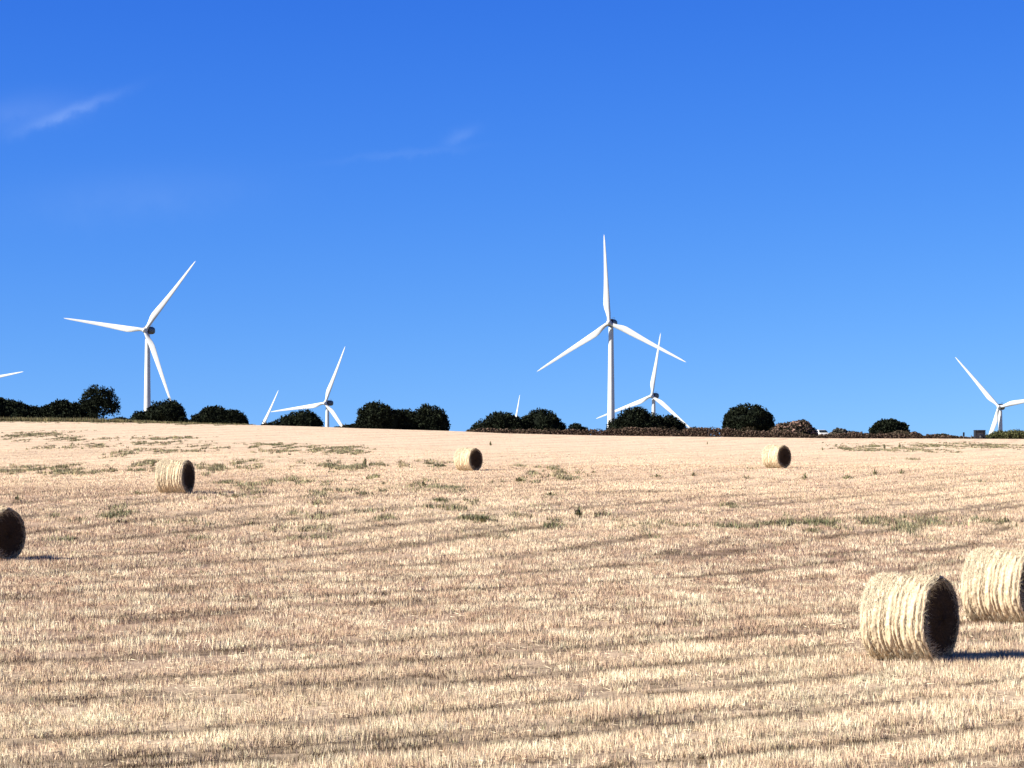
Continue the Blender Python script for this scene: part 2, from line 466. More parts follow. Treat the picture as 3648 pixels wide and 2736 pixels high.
# ---------------------------------------------------------------- straw bales
BR, BL = 0.75, 1.26
def bale_side_mesh(seed):
    r_ = np.random.default_rng(seed)
    na, nl = 220, 92
    xsb = np.linspace(-BL / 2, BL / 2, nl)
    th = np.linspace(0, 2 * PI, na, endpoint=False)
    T, Xb = np.meshgrid(th, xsb)
    # strings bite into the straw: grooves at irregular spacing
    gpos = GROOVES
    wav = 0.012 * np.sin(3 * T + 1.0) + 0.008 * np.sin(7 * T)
    gro = np.zeros_like(T)
    for gp, dep in gpos:
        gro += dep * np.clip(0.25 + 1.35 * vnoise(np.cos(T) * 2.3 + gp * 31 + 40, np.sin(T) * 2.3 + gp * 17 + 70), 0, 1.3) * np.exp(-((Xb - gp - wav) / 0.017) ** 2)
    edge = np.clip((np.abs(Xb) - (BL / 2 - 0.07)) / 0.07, 0, 1)
    R = BR - 0.062 * gro - 0.045 * edge ** 2
    R += 0.026 * (vnoise(np.cos(T) * 9 + 20 + Xb * 22, np.sin(T) * 6 + 30 + seed) - 0.5)
    R += 0.050 * (vnoise(np.cos(T) * 2.6 + 50 + Xb * 1.5, np.sin(T) * 2.2 + 60) - 0.5)
    R += r_.normal(0, 0.0042, T.shape)
    Yb = R * np.cos(T); Zb = R * np.sin(T)
    Zb = np.where(Zb < -BR + 0.05, -BR + 0.05 + (Zb + BR - 0.05) * 0.2, Zb)   # sits flat on its own weight
    Zb += BR - 0.03
    V = np.stack([Xb.ravel(), Yb.ravel(), Zb.ravel()], 1)
    I = np.arange(nl * na).reshape(nl, na); J = np.roll(I, -1, 1)
    F = np.stack([I[:-1], I[1:], J[1:], J[:-1]], -1).reshape(-1)
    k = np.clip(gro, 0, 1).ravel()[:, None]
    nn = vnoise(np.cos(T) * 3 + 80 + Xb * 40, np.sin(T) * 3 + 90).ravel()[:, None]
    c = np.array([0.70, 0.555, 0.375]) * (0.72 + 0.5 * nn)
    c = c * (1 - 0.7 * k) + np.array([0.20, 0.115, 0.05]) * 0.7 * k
    return np_mesh('wrapped_side', V, F, 4, c, False)
GROOVES = [(-0.56 + 0.093 * i + 0.024 * math.sin(i * 2.3), 0.3 + 0.8 * ((i * 37) % 10) / 10) for i in range(13)]
def bale_end_mesh(sgn, seed):
    r_ = np.random.default_rng(seed)
    na, nr = 160, 34
    th = np.linspace(0, 2 * PI, na, endpoint=False)
    rr = np.linspace(0.0, BR - 0.042, nr)
    T, R = np.meshgrid(th, rr)
    lay = np.sin((R / 0.045 + T / (2 * PI)) * 2 * PI)
    Xb = BL / 2 + 0.015 - 0.05 * (R / BR) ** 4 + 0.010 * lay * (R > 0.05) + r_.normal(0, 0.008, T.shape) - 0.02 * (vnoise(np.cos(T) * R * 9 + 9, np.sin(T) * R * 9 + 9) - 0.5)
    Xb[-1] = BL / 2 - 0.012
    Yb = R * np.cos(T); Zb = R * np.sin(T)
    Zb = np.where(Zb < -BR + 0.05, -BR + 0.05 + (Zb + BR - 0.05) * 0.2, Zb) + BR - 0.03
    V = np.stack([(Xb * sgn).ravel(), Yb.ravel(), Zb.ravel()], 1)
    I = np.arange(nr * na).reshape(nr, na); J = np.roll(I, -1, 1)
    F = np.stack([I[:-1], I[1:], J[1:], J[:-1]], -1)
    if sgn < 0: F = F[..., ::-1]
    c = np.array([0.05, 0.033, 0.02]) * (0.7 + 0.6 * r_.random((V.shape[0], 1)))  # shade of the end turned from the sun put into the straw colour
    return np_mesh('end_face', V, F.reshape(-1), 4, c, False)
def straw_mesh(seed, n_side, n_end):
    r_ = np.random.default_rng(seed)
    # straws lying round the drum
    T = r_.uniform(0, 2 * PI, n_side); Xb = r_.uniform(-BL / 2, BL / 2, n_side)
    fl = r_.random(n_side) < 0.45                       # most fluff on the weathered top and the far rim
    T = np.where(fl, r_.normal(PI * 0.62, 0.5, n_side), T); Xb = np.where(fl & (r_.random(n_side) < .6), -BL / 2 + np.abs(r_.normal(0, .22, n_side)), Xb)
    edge = np.clip((np.abs(Xb) - (BL / 2 - 0.07)) / 0.07, 0, 1)
    R0 = BR - 0.012 - 0.045 * edge ** 2
    L = r_.uniform(0.05, 0.16, n_side); dirn = r_.normal(0, 0.45, n_side)
    T2 = T + np.cos(dirn) * L / BR * r_.choice([-1, 1], n_side); X2 = Xb + np.sin(dirn) * L
    R2 = R0 + np.abs(r_.normal(0, 0.026, n_side)) + 0.006
    wdt = r_.uniform(0.003, 0.0065, n_side)
    P = lambda R, T, X: np.stack([X, R * np.cos(T), R * np.sin(T) + BR - 0.03], 1)
    A = P(R0, T, Xb - wdt); B = P(R0, T, Xb + wdt); Cc = P(R2, T2, X2)
    V1 = np.stack([A, B, Cc], 1)
    c1 = np.array([0.86, 0.73, 0.53]) * r_.uniform(0.5, 1.08, (n_side, 1))
    # straws fraying out over the rims and off both faces
    T = r_.uniform(0, 2 * PI, n_end); sg = r_.choice([-1, 1], n_end)
    R = BR - 0.03 - np.abs(r_.normal(0, 0.075, n_end))
    Xe = sg * (BL / 2 - 0.0)
    L = r_.uniform(0.04, 0.15, n_end)
    a2 = r_.normal(0, 0.8, n_end)
    x2 = Xe + sg * np.abs(r_.normal(0.035, 0.03, n_end)); R_2 = R - L * np.cos(a2) * 0.8; T_2 = T + L * np.sin(a2) / BR
    A = P(R - wdt[:1], T, Xe); B = P(R + 0.007, T + 0.006, Xe); Cc = P(R_2, T_2, x2)
    V2 = np.stack([A, B, Cc], 1)
    c2 = np.array([0.74, 0.60, 0.38]) * r_.uniform(0.5, 1.1, (n_end, 1))
    V = np.concatenate([V1, V2]).reshape(-1, 3); V[:, 2] = np.maximum(V[:, 2], 0.012)
    C = np.repeat(np.concatenate([c1, c2]), 3, 0)
    return np_mesh('loose_straw', V, np.arange(len(V)), 3, C)
def twine_mesh():
    na, nb = 72, 4
    th = np.linspace(0, 2 * PI, na, endpoint=False); ph = np.linspace(0, 2 * PI, nb, endpoint=False)
    T, P = np.meshgrid(th, ph, indexing='ij')
    wav = 0.012 * np.sin(3 * T + 1.0) + 0.008 * np.sin(7 * T)
    R = BR - 0.014 + 0.004 * np.cos(P)
    Zb = R * np.sin(T); Zb = np.where(Zb < -BR + 0.05, -BR + 0.05 + (Zb + BR - 0.05) * 0.2, Zb) + BR - 0.03
    V = np.stack([(wav + 0.004 * np.sin(P)).ravel(), (R * np.cos(T)).ravel(), Zb.ravel()], 1)
    I = np.arange(na * nb).reshape(na, nb)
    F = np.stack([I, np.roll(I, -1, 0), np.roll(np.roll(I, -1, 0), -1, 1), np.roll(I, -1, 1)], -1).reshape(-1)
    return np_mesh('twine', V, F, 4, np.tile([0.50, 0.40, 0.25], (na * nb, 1)), True)
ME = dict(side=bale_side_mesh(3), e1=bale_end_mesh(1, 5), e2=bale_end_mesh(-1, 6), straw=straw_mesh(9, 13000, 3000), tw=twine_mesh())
def make_bale():
    r = empty('straw_bale')
    link('wrapped_side', ME['side'], M_STRAW, r)
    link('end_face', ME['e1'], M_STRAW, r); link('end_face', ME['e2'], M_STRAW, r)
    s = link('loose_straw', ME['straw'], M_STRAW, r); s['kind'] = 'stuff'
    for gp, _ in GROOVES:
        o = link('twine', ME['tw'], M_STRAW, r); o.location = (gp, 0, 0)
    return r
def copy_tree(o):
    r = o.copy(); COL.objects.link(r)
    for ch in list(o.children):
        c = ch.copy(); COL.objects.link(c); c.parent = r
        c.matrix_parent_inverse = ch.matrix_parent_inverse
    return r
BALES = [  # px centre, py ground, distance, turn, label
    (3250, 2338, 50.9, 33, 'large round straw bale in the right foreground, nearest to the viewer, dark end facing right'),
    (3592, 2212, 59.5, 34, 'round straw bale cut by the right frame edge, just behind the nearest bale'),
    (-38, 2000, 82.5, 31, 'round straw bale at the left frame edge showing only its black shaded end'),
    (621, 1754, 127.0, 17, 'round straw bale standing below the tall turbine on the left, in front of green weeds'),
    (1668, 1682, 193.0, 37, 'small distant straw bale in the middle of the field, below the two broad round bushes'),
    (2768, 1661, 190.0, 43, 'small distant straw bale below the stony mound, just under the wall on the right')]
b0 = make_bale()
for i, (px, py, d, rot, lab) in enumerate(BALES):
    o = b0 if i == 0 else copy_tree(b0)
    p = ray(px, py, d)
    o.location = (p.x, d + 0.3, terr(p.x, d + 0.3) - 0.005)
    o.rotation_euler = (0, 0, -math.radians(rot))
    k = (1.02, 1.03, 1.02, 1.0, 1.02, 1.02)[i]; o.scale = (k * (.95 if i == 0 else 1), k, k)
    tag(o, lab, 'straw bale', 'round straw bales lying on the stubble field')

# ---------------------------------------------------------------- wind turbines
def lathe(prof, n=28):
    th = np.linspace(0, 2 * PI, n, endpoint=False)
    V = np.concatenate([np.stack([r * np.cos(th), r * np.sin(th), np.full(n, z)], 1) for r, z in prof])
    I = np.arange(len(prof) * n).reshape(len(prof), n); J = np.roll(I, -1, 1)
    return V, np.stack([I[:-1], J[:-1], J[1:], I[1:]], -1).reshape(-1)
def blade_mesh():
    prof = [(1.0, 1.9, 1.9, 0.0), (2.6, 1.9, 1.85, 0), (4.5, 2.5, 1.5, .15), (6.5, 3.15, 1.05, .32), (8.5, 3.4, .82, .36), (11, 3.2, .66, .34), (15, 2.75, .5, .3),
            (20, 2.25, .38, .25), (26, 1.75, .28, .2), (32, 1.28, .2, .14), (36.5, .92, .13, .1), (39, .55, .08, .05), (40, .12, .03, .0)]
    n = 16; Vs = []
    for i, (z, c, tk, off) in enumerate(prof):
        tw = math.radians(12) * (1 - z / 40) ** 1.5
        for k in range(n):
            a = 2 * PI * k / n
            x = 0.44 * c * math.cos(a)
            y = 0.5 * tk * math.sin(a) * (1 + 0.5 * math.cos(a) * min(1, z / 6))
            x -= off * c * 0.55
            yb = -0.9 * (z / 40) ** 2
            Vs.append((x * math.cos(tw) - y * math.sin(tw), x * math.sin(tw) + y * math.cos(tw) + yb, z))
    I = np.arange(len(prof) * n).reshape(len(prof), n); J = np.roll(I, -1, 1)
    F = np.stack([I[:-1], J[:-1], J[1:], I[1:]], -1).reshape(-1)
    return np_mesh('blade', np.array(Vs), F, 4, None, True)
ME_BLADE = blade_mesh()
V, F = lathe([(0.0, 2.6), (0.55, 2.45), (1.05, 2.0), (1.4, 1.2), (1.55, 0.2), (1.5, -0.9), (1.1, -1.1), (0, -1.1)])
V = V[:, [0, 2, 1]] * 0.8; V[:, 1] *= -1                     # spinner nose towards -Y
ME_HUB = np_mesh('hub', V, F, 4, None, True)
def nacelle_mesh():
    secs = [(-2.3, .75), (-2.0, .96), (-0.5, 1.0), (4.5, 1.0), (6.4, .9), (7.0, .68)]
    n = 24; Vs = []
    for y, s in secs:
        for k in range(n):
            a = 2 * PI * k / n; ca, sa = math.cos(a), math.sin(a)
            e = 0.75
            Vs.append((1.95 * s * math.copysign(abs(ca) ** e, ca), y, 2.1 * s * math.copysign(abs(sa) ** e, sa) + .15))
    m = len(secs)
    Fs = [(i * n + k, i * n + (k + 1) % n, (i + 1) * n + (k + 1) % n, (i + 1) * n + k) for i in range(m - 1) for k in range(n)]
    c1, c2 = len(Vs), len(Vs) + 1
    Vs += [(0, -2.3, .1), (0, 7.0, .1)]
    me = bpy.data.meshes.new('nacelle')
    Fs += [(c1, (k + 1) % n, k) for k in range(n)] + [(c2, (m - 1) * n + k, (m - 1) * n + (k + 1) % n) for k in range(n)]
    me.from_pydata(Vs, [], Fs); me.update()
    me.polygons.foreach_set('use_smooth', [False] * len(me.polygons))
    return me
ME_NAC = nacelle_mesh()
V, F = lathe([(0.0, 0), (.05, 0), (.05, 1.5), (0, 1.5)], 8)
def vane_mesh():
    import bmesh
    bm = bmesh.new()
    for (x, y) in ((-.5, 5.4), (.5, 5.4)):
        r = bmesh.ops.create_cube(bm, size=1.0)
        for v in r['verts']: v.co = Vector((v.co.x * .1 + x, v.co.y * .1 + y, v.co.z * 1.3 + 2.5))
    r = bmesh.ops.create_cube(bm, size=1.0)
    for v in r['verts']: v.co = Vector((v.co.x * 1.3, v.co.y * .12 + 5.4, v.co.z * .12 + 3.2))
    me = bpy.data.meshes.new('wind_vane'); bm.to_mesh(me); bm.free(); return me
ME_VANE = vane_mesh()
def turbine(hx, hy, d, th0, yaw, label, bs=1.02):
    """hx, hy: hub in the photograph; d: distance; th0: angle of one blade seen from the front"""
    hub = ray(hx, hy, d)
    ps = math.radians(yaw)
    off = 3.6                                          # rotor stands ahead of the tower
    nd = Vector((-math.sin(ps), -math.cos(ps), 0))
    tx, ty = hub.x - nd.x * off, hub.y - nd.y * off
    g0 = terr(tx, ty)
    r = empty('wind_turbine', (tx, ty, g0), -ps)
    H = hub.z - g0
    prof = [(2.1, -1.0), (2.1, 0.3)]
    for k in range(1, 13):
        prof += [(2.05 - 0.95 * k / 12, (H - 1.9) * k / 12)]
    V, F = lathe(prof)
    link('tower', np_mesh('tower', V, F, 4, None, True), M_WHITE, r)
    nc = link('nacelle', ME_NAC, M_NAC, r); nc.location = (0, 0, H); nc.scale = (.88, .95, .88)
    vn_ = link('wind_vane', ME_VANE, M_NAC, nc)
    hb = link('hub', ME_HUB, M_WHITE, r); hb.location = (0, -off, H)
    for k in range(3):
        bl = link('blade', ME_BLADE, M_WHITE, r)
        bl.location = (0, -off, H); bl.scale = (1.0, 1.0, bs)
        # blade points along +Z; turn about Y so that angle th (counter-clockwise seen from the front)
        th = math.radians(th0 + 120 * k)
        bl.rotation_euler = (0, PI / 2 - th, 0)
    return tag(r, label, 'wind turbine', 'white three-bladed wind turbines on the plain beyond the field')
turbine(2170, 1150, 1335, 93, 16, 'tallest wind turbine, right of centre, one blade straight up, tower foot behind the bush')
turbine(516, 1176, 1385, 51.5, 14, 'tall wind turbine on the left behind the dome bush, a blade pointing left', 1.04)
turbine(1158, 1436, 1945, 68, 22, 'smaller wind turbine left of the two broad bushes, a blade almost level to the left')
turbine(2322, 1410, 1870, 81, 22, 'smaller wind turbine just right of the tallest one, its upper blade crossing that one')
turbine(3559, 1450, 1765, 131, 22, 'wind turbine at the right frame edge behind the green bush')
turbine(-108, 1366, 1930, 10.5, 18, 'wind turbine beyond the left frame edge with one blade tip reaching in')
turbine(930, 1536, 2560, 62, 30, 'far wind turbine of which one slanting blade rises over the field edge')
turbine(1832, 1532, 3300, 79, 30, 'farthest wind turbine, a blade tip showing between the two central bushes')

# ---------------------------------------------------------------- bushes and trees
def leaf_quads(P, size, col, flat=0.0):
    n = len(P)
    a = rng.normal(size=(n, 3)); a /= np.linalg.norm(a, axis=1, keepdims=True)
    b_ = rng.normal(size=(n, 3)); b_ -= a * (a * b_).sum(1, keepdims=True); b_ /= np.linalg.norm(b_, axis=1, keepdims=True)
    s = size * rng.uniform(0.6, 1.4, (n, 1))
    V = np.stack([P - a * s, P - b_ * s * .55, P + a * s, P + b_ * s * .55], 1).reshape(-1, 3)
    return V, np.repeat(col, 4, 0)
ICO = None
def ico_core(c, r):
    import bmesh
    global ICO
    if ICO is None:
        bm = bmesh.new(); bmesh.ops.create_icosphere(bm, subdivisions=3, radius=1)
        ICO = (np.array([v.co for v in bm.verts]), np.array([[v.index for v in f.verts] for f in bm.faces])); bm.free()
    v, f = ICO
    jit = 1 + 0.10 * (vnoise(v[:, 0] * 3 + c[0], v[:, 2] * 3 + v[:, 1] * 2) - 0.5)[:, None]
    return v * jit * r + c, f
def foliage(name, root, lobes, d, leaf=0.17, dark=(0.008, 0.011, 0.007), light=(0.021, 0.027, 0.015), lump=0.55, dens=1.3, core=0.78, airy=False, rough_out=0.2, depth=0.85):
    """lobes in photograph pixels: (cx, cy, rx, ry); real depth follows the width"""
    px2m = d / FPX
    VV, CC, FV, FF, base = [], [], [], [], 0
    dk, lt = np.array(dark), np.array(light)
    for (cx, cy, rx, ry) in lobes:
        c = np.array(ray(cx, cy, d)); r = np.array([rx, rx * depth, ry]) * px2m
        c[1] += 0.0
        r[1] = max(r[1], 0.5)
        area = 2 * PI * r[0] * r[1] + 4 * r[2] * (r[0] + r[1])
        ns = int(area / (lump * lump) * 0.5 * dens) + 6
        u = rng.normal(size=(ns, 3)); u /= np.linalg.norm(u, axis=1, keepdims=True)
        S_ = c + u * r * (1.0 - lump * 0.45 / r.min()) * rng.uniform(0.97, 1.03, (ns, 1))
        sr = lump * rng.uniform(0.55, 1.15, ns)
        for s0, q in zip(S_, sr):
            nl = int((26 if not airy else 20) * (q / lump) ** 2 * dens) + 4
            w = rng.normal(size=(nl, 3)); w /= np.linalg.norm(w, axis=1, keepdims=True)
            P = s0 + w * q * rng.uniform(0.55, 1.0 + rough_out, (nl, 1))
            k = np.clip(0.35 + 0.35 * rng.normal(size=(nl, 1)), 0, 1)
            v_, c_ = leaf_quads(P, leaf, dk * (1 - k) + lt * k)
            VV.append(v_); CC.append(c_)
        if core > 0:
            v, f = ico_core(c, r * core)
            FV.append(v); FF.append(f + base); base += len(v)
    V = np.concatenate(VV); C = np.concatenate(CC)
    g0 = terrain(V[:, 0], V[:, 1]) - 0.1
    V[:, 2] = np.maximum(V[:, 2], g0)
    nq = len(V) // 4
    Q = np.arange(len(V)).reshape(-1, 4)
    tris = np.concatenate([Q[:, [0, 1, 2]], Q[:, [0, 2, 3]]])
    if FV:
        cv = np.concatenate(FV); cf = np.concatenate(FF) + len(V)
        cv[:, 2] = np.maximum(cv[:, 2], terrain(cv[:, 0], cv[:, 1]) - 0.3)
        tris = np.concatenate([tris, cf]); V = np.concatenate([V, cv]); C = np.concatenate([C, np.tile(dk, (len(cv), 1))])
    V = V - np.array(root.location)
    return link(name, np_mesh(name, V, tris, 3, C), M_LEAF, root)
def limb(path, name, root, n=8):
    Vs = []
    P = [Vector(p) for p, r in path]
    for i, (p, r) in enumerate(path):
        dirv = (P[min(i + 1, len(P) - 1)] - P[max(i - 1, 0)]).normalized()
        q = dirv.to_track_quat('Z', 'Y')
        for k in range(n):
            a = 2 * PI * k / n
            Vs.append(tuple(Vector(p) + q @ Vector((math.cos(a) * r, math.sin(a) * r, 0))))
    I = np.arange(len(path) * n).reshape(len(path), n); J = np.roll(I, -1, 1)
    F = np.stack([I[:-1], J[:-1], J[1:], I[1:]], -1).reshape(-1)
    return link(name, np_mesh(name, np.array(Vs), F, 4, None, True), M_BARK, root)
def bush(name, lobes, label, cat, d=439.0, group=None, **k):
    cx = sum(l[0] * l[2] for l in lobes) / sum(l[2] for l in lobes)
    x = (cx - 1824) / FPX * d
    r = empty(name, (x, d, terr(x, d)))
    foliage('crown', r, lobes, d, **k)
    hgt = max(0.8, (ray(cx, min(l[1] for l in lobes), d).z - terr(x, d)) * 0.9)
    for j in range(3):
        a = j * 2.1 + 0.4
        limb([((0.12 * math.cos(a), 0.12 * math.sin(a), -0.3), .17), ((0.35 * math.cos(a), 0.35 * math.sin(a), hgt * .45), .11), ((0.9 * math.cos(a), 0.8 * math.sin(a), hgt * .9), .04)],
             'trunk' if j == 0 else 'branch', r)
    return tag(r, label, cat, group)
GB = 'dark evergreen bushes along the far edge of the field'
bush('evergreen_bush', [(-60, 1500, 130, 92), (40, 1500, 95, 70), (110, 1505, 70, 58), (150, 1500, 50, 44), (-190, 1490, 120, 90)], 'long dark bush mass sloping down from the left frame edge', 'bush', group=GB, lump=.45)
bush('evergreen_bush', [(215, 1484, 56, 58), (165, 1492, 40, 45), (255, 1492, 50, 56), (232, 1452, 22, 26)], 'lumpy dark bush between the left edge bush and the tallest tree', 'bush', group=GB, rough_out=.3, lump=.4)
r = bush('evergreen_tree', [(345, 1425, 52, 44), (380, 1437, 44, 40), (318, 1440, 38, 40), (330, 1478, 42, 40), (404, 1454, 24, 20), (335, 1394, 26, 18), (382, 1402, 26, 18), (295, 1455, 28, 26), (288, 1484, 34, 32)],
         'tallest round tree of the left group, its airy crown open under the right side', 'tree', group=None, airy=True, core=.48, dens=.7, rough_out=.8, lump=.42, leaf=.15)
bush('evergreen_bush', [(590, 1478, 66, 51), (510, 1500, 56, 34), (625, 1495, 40, 35), (560, 1492, 40, 40)], 'domed dark bush hiding the foot of the tall left turbine', 'bush', group=GB, rough_out=.2)
bush('evergreen_bush', [(765, 1494, 62, 42), (820, 1503, 58, 40), (720, 1510, 42, 36), (858, 1515, 26, 30)], 'dark bush with a spiky top standing alone left of the smaller turbine', 'bush', group=GB, rough_out=.5, lump=.36)
bush('evergreen_bush', [(1080, 1505, 56, 42), (1030, 1518, 52, 34), (1120, 1520, 32, 36), (985, 1528, 30, 24)], 'low domed bush directly left of the smaller turbine tower', 'bush', group=GB)
bush('evergreen_bush', [(1340, 1488, 72, 52), (1330, 1515, 66, 40), (1385, 1505, 44, 50)], 'tall round bush, left half of the joined pair in the centre left', 'bush', group=GB, rough_out=.15)
bush('evergreen_bush', [(1525, 1498, 68, 52), (1545, 1518, 58, 40), (1445, 1512, 56, 50), (1565, 1520, 36, 38), (1415, 1503, 46, 40)], 'broad flat-topped bush, right half of the joined pair in the centre left', 'bush', group=GB, rough_out=.18, d=441)
bush('evergreen_bush', [(1785, 1512, 60, 41), (1725, 1530, 48, 30), (1830, 1528, 50, 40), (1690, 1545, 28, 18)], 'sloping dark bush in the centre with the farthest blade above it', 'bush', group=GB)
bush('evergreen_bush', [(1925, 1508, 66, 48), (1955, 1530, 62, 38), (1885, 1525, 44, 40), (2000, 1545, 20, 20)], 'high rounded bush in the centre, right of the sloping one', 'bush', group=GB, d=441, rough_out=.18)
bush('evergreen_bush', [(2050, 1535, 26, 26), (2080, 1540, 18, 16), (2036, 1540, 16, 18)], 'small round bush alone in the gap right of the central bushes', 'bush', group=GB, lump=.32, leaf=.13)
bush('evergreen_bush', [(2262, 1502, 66, 47), (2210, 1528, 50, 36), (2310, 1520, 60, 44), (2180, 1545, 26, 20)], 'big dark bush covering the foot of the tallest turbine', 'bush', group=GB)
bush('evergreen_bush', [(2370, 1518, 56, 36), (2405, 1530, 38, 32), (2430, 1545, 22, 18)], 'dark bush joined to the right of the one at the tallest turbine', 'bush', group=GB, d=442)
bush('evergreen_bush', [(2475, 1542, 30, 18), (2500, 1548, 22, 12)], 'tiny dark bush on the wall at the tip of the lower turbine blade', 'bush', group=GB, lump=.3, leaf=.13)
bush('evergreen_bush', [(2665, 1500, 86, 57), (2640, 1525, 66, 40), (2715, 1515, 46, 48), (2600, 1525, 28, 38)], 'largest lone domed bush on the right, left of the stony mound', 'bush', group=GB, rough_out=.18)
bush('evergreen_bush', [(3165, 1530, 56, 32), (3140, 1540, 44, 28), (3205, 1535, 36, 28), (3175, 1512, 24, 14)], 'dark ragged bush standing on the wall in the right part', 'bush', group=GB, rough_out=.5, lump=.34)
bush('green_bush', [(3570, 1556, 46, 18), (3620, 1554, 44, 19), (3530, 1562, 26, 10), (3680, 1556, 50, 16)], 'low green bush under the turbine at the right frame edge', 'bush', d=434,
     dark=(0.06, 0.068, 0.028), light=(0.16, 0.16, 0.075), lump=.32, leaf=.12, rough_out=.5)
# low scrub between the bushes, on the skyline
bush('scrub', [(430, 1500, 34, 10), (465, 1503, 16, 9), (402, 1502, 14, 8)], 'scrap of low scrub between the tallest tree and the domed bush', 'scrub', d=436, lump=.25, leaf=.11, rough_out=.5)
bush('scrub', [(668, 1508, 34, 10), (650, 1500, 14, 18)], 'low scrub filling the dip between the domed and the spiky bush', 'scrub', d=436, lump=.25, leaf=.11)
bush('scrub', [(1240, 1524, 24, 9), (1262, 1524, 16, 12), (1205, 1526, 20, 4)], 'low scrub at the foot of the tall joined bushes', 'scrub', d=436, lump=.22, leaf=.10, rough_out=.4)
bush('scrub', [(945, 1517, 22, 4), (963, 1516, 10, 8)], 'tiny scrub by the blade crossing on the skyline', 'scrub', d=436, lump=.2, leaf=.10, rough_out=.4)

# ---------------------------------------------------------------- dry stone wall and stony mounds
def stones(name, root, pts, smin, smax, colA, colB):
    import bmesh
    bm = bmesh.new(); bmesh.ops.create_icosphere(bm, subdivisions=1, radius=1)
    v0 = np.array([v.co for v in bm.verts]); f0 = np.array([[v.index for v in f.verts] for f in bm.faces]); bm.free()
    Vs, Fs, Cs = [], [], []
    for i, p in enumerate(pts):
        s = rng.uniform(smin, smax) * np.array([rng.uniform(.8, 1.5), rng.uniform(.8, 1.2), rng.uniform(.55, .9)])
        v = v0 * (1 + rng.normal(0, .13, v0.shape)) * s
        a = rng.uniform(0, PI); R = np.array([[math.cos(a), -math.sin(a), 0], [math.sin(a), math.cos(a), 0], [0, 0, 1]])
        Vs.append(v @ R.T + p); Fs.append(f0 + len(v0) * i)
        k = rng.random(); Cs.append(np.tile(np.array(colA) * (1 - k) + np.array(colB) * k, (len(v0), 1)))
    V = np.concatenate(Vs) - np.array(root.location)
    o = link(name, np_mesh(name, V, np.concatenate(Fs), 3, np.concatenate(Cs)), M_STONE, root)
    o['kind'] = 'stuff'
    return o
def wall_h(px):
    return np.interp(px, [1660, 1720, 1850, 1980, 2300, 2600, 2800, 2895, 2955, 3100, 3250, 3300, 3440, 3520], [.25, .6, .65, .7, 1.15, 1.15, 1.1, .45, .6, .9, .8, .55, .35, .15])
WD = 433.0
wl_root = empty('stone_wall', ((2500 - 1824) / FPX * WD, WD, terr((2500 - 1824) / FPX * WD, WD)))
pts = []
for px in np.arange(1662, 3530, 4.2):
    h = float(wall_h(px)) * (0.55 + 0.55 * float(vnoise(px * 0.035, 3.3)) + 0.3 * float(vnoise(px * 0.2, 8.3)))
    z = 0.0
    while z < h:
        x = (px + rng.uniform(-3, 3) - 1824) / FPX * WD
        for dy in (-.28, .05, .38):
            pts.append(np.array([x + rng.uniform(-.08, .08), WD + dy + rng.uniform(-.1, .1), terr(x, WD) + z + rng.uniform(-.04, .08)]))
        z += rng.uniform(.14, .24)
stones('stones', wl_root, pts, .10, .19, (0.035, 0.025, 0.019), (0.15, 0.105, 0.08))
# brambles and dry weeds growing over the wall
VV, CC = [], []
for px in np.arange(1662, 3520, 2.0):
    h = float(wall_h(px))
    n = 10
    k0 = float(vnoise(px * 0.03 + 7, 1.2))
    P = np.stack([np.full(n, (px - 1824) / FPX * WD) + rng.normal(0, .12, n), WD + rng.normal(-.05, .38, n), np.zeros(n)], 1)
    h *= 0.55 + 0.8 * float(vnoise(px * 0.06 + 31, 5.1))
    P[:, 2] = terrain(P[:, 0], P[:, 1]) + h * rng.uniform(0.25 + .3 * k0, 1.12, n)
    k = np.clip(rng.random((n, 1)) * (1.3 - k0), 0, 1)
    v_, c_ = leaf_quads(P, .085, np.array([0.015, 0.014, 0.01]) * (1 - k) + np.array([0.09, 0.07, 0.045]) * k)
    VV.append(v_); CC.append(c_)
V = np.concatenate(VV) - np.array(wl_root.location); Q = np.arange(len(V)).reshape(-1, 4)
br = link('brambles', np_mesh('brambles', V, Q.reshape(-1), 4, np.concatenate(CC)), M_LEAF, wl_root)
br['kind'] = 'stuff'
tag(wl_root, 'low dry stone wall overgrown with brambles along the right half of the far field edge', 'wall')

def mound(lobes, label, d, n_st, colA, colB, topdark=True, **k):
    cx = lobes[0][0]; x = (cx - 1824) / FPX * d
    r = empty('stony_mound', (x, d, terr(x, d)))
    foliage('scrub_cover', r, lobes, d, **k)
    pts = []
    for _ in range(n_st):
        lx, ly, rx, ry = random.choice(lobes)
        c = np.array(ray(lx, ly, d)); rr = np.array([rx, rx * .8, ry]) * d / FPX
        u = rng.normal(size=3); u[1] = -abs(u[1]) * .8; u[2] = abs(u[2]) * .7; u[0] -= .4; u /= np.linalg.norm(u)
        p = c + u * rr * 0.97
        p[2] = max(p[2], terr(p[0], p[1]))
        pts.append(p)
    stones('stones', r, pts, .12, .26, colA, colB)
    return tag(r, label, 'mound')
mound([(2835, 1546, 68, 42), (2795, 1552, 50, 44), (2876, 1553, 36, 32), (2850, 1526, 42, 28)], 'reddish heap of stones and scrub right beside the largest lone bush', 436, 300, (0.14, 0.085, 0.065), (0.38, 0.25, 0.20),
      dark=(0.022, 0.020, 0.014), light=(0.10, 0.075, 0.05), lump=.38, leaf=.13, core=.9)
mound([(2990, 1552, 34, 24), (3030, 1556, 46, 17), (3070, 1560, 30, 14)], 'low pointed stony mound between the white vehicle and the ragged bush', 436, 130, (0.07, 0.06, 0.05), (0.22, 0.19, 0.16),
      dark=(0.028, 0.030, 0.022), light=(0.10, 0.095, 0.075), lump=.3, leaf=.12, core=.9)
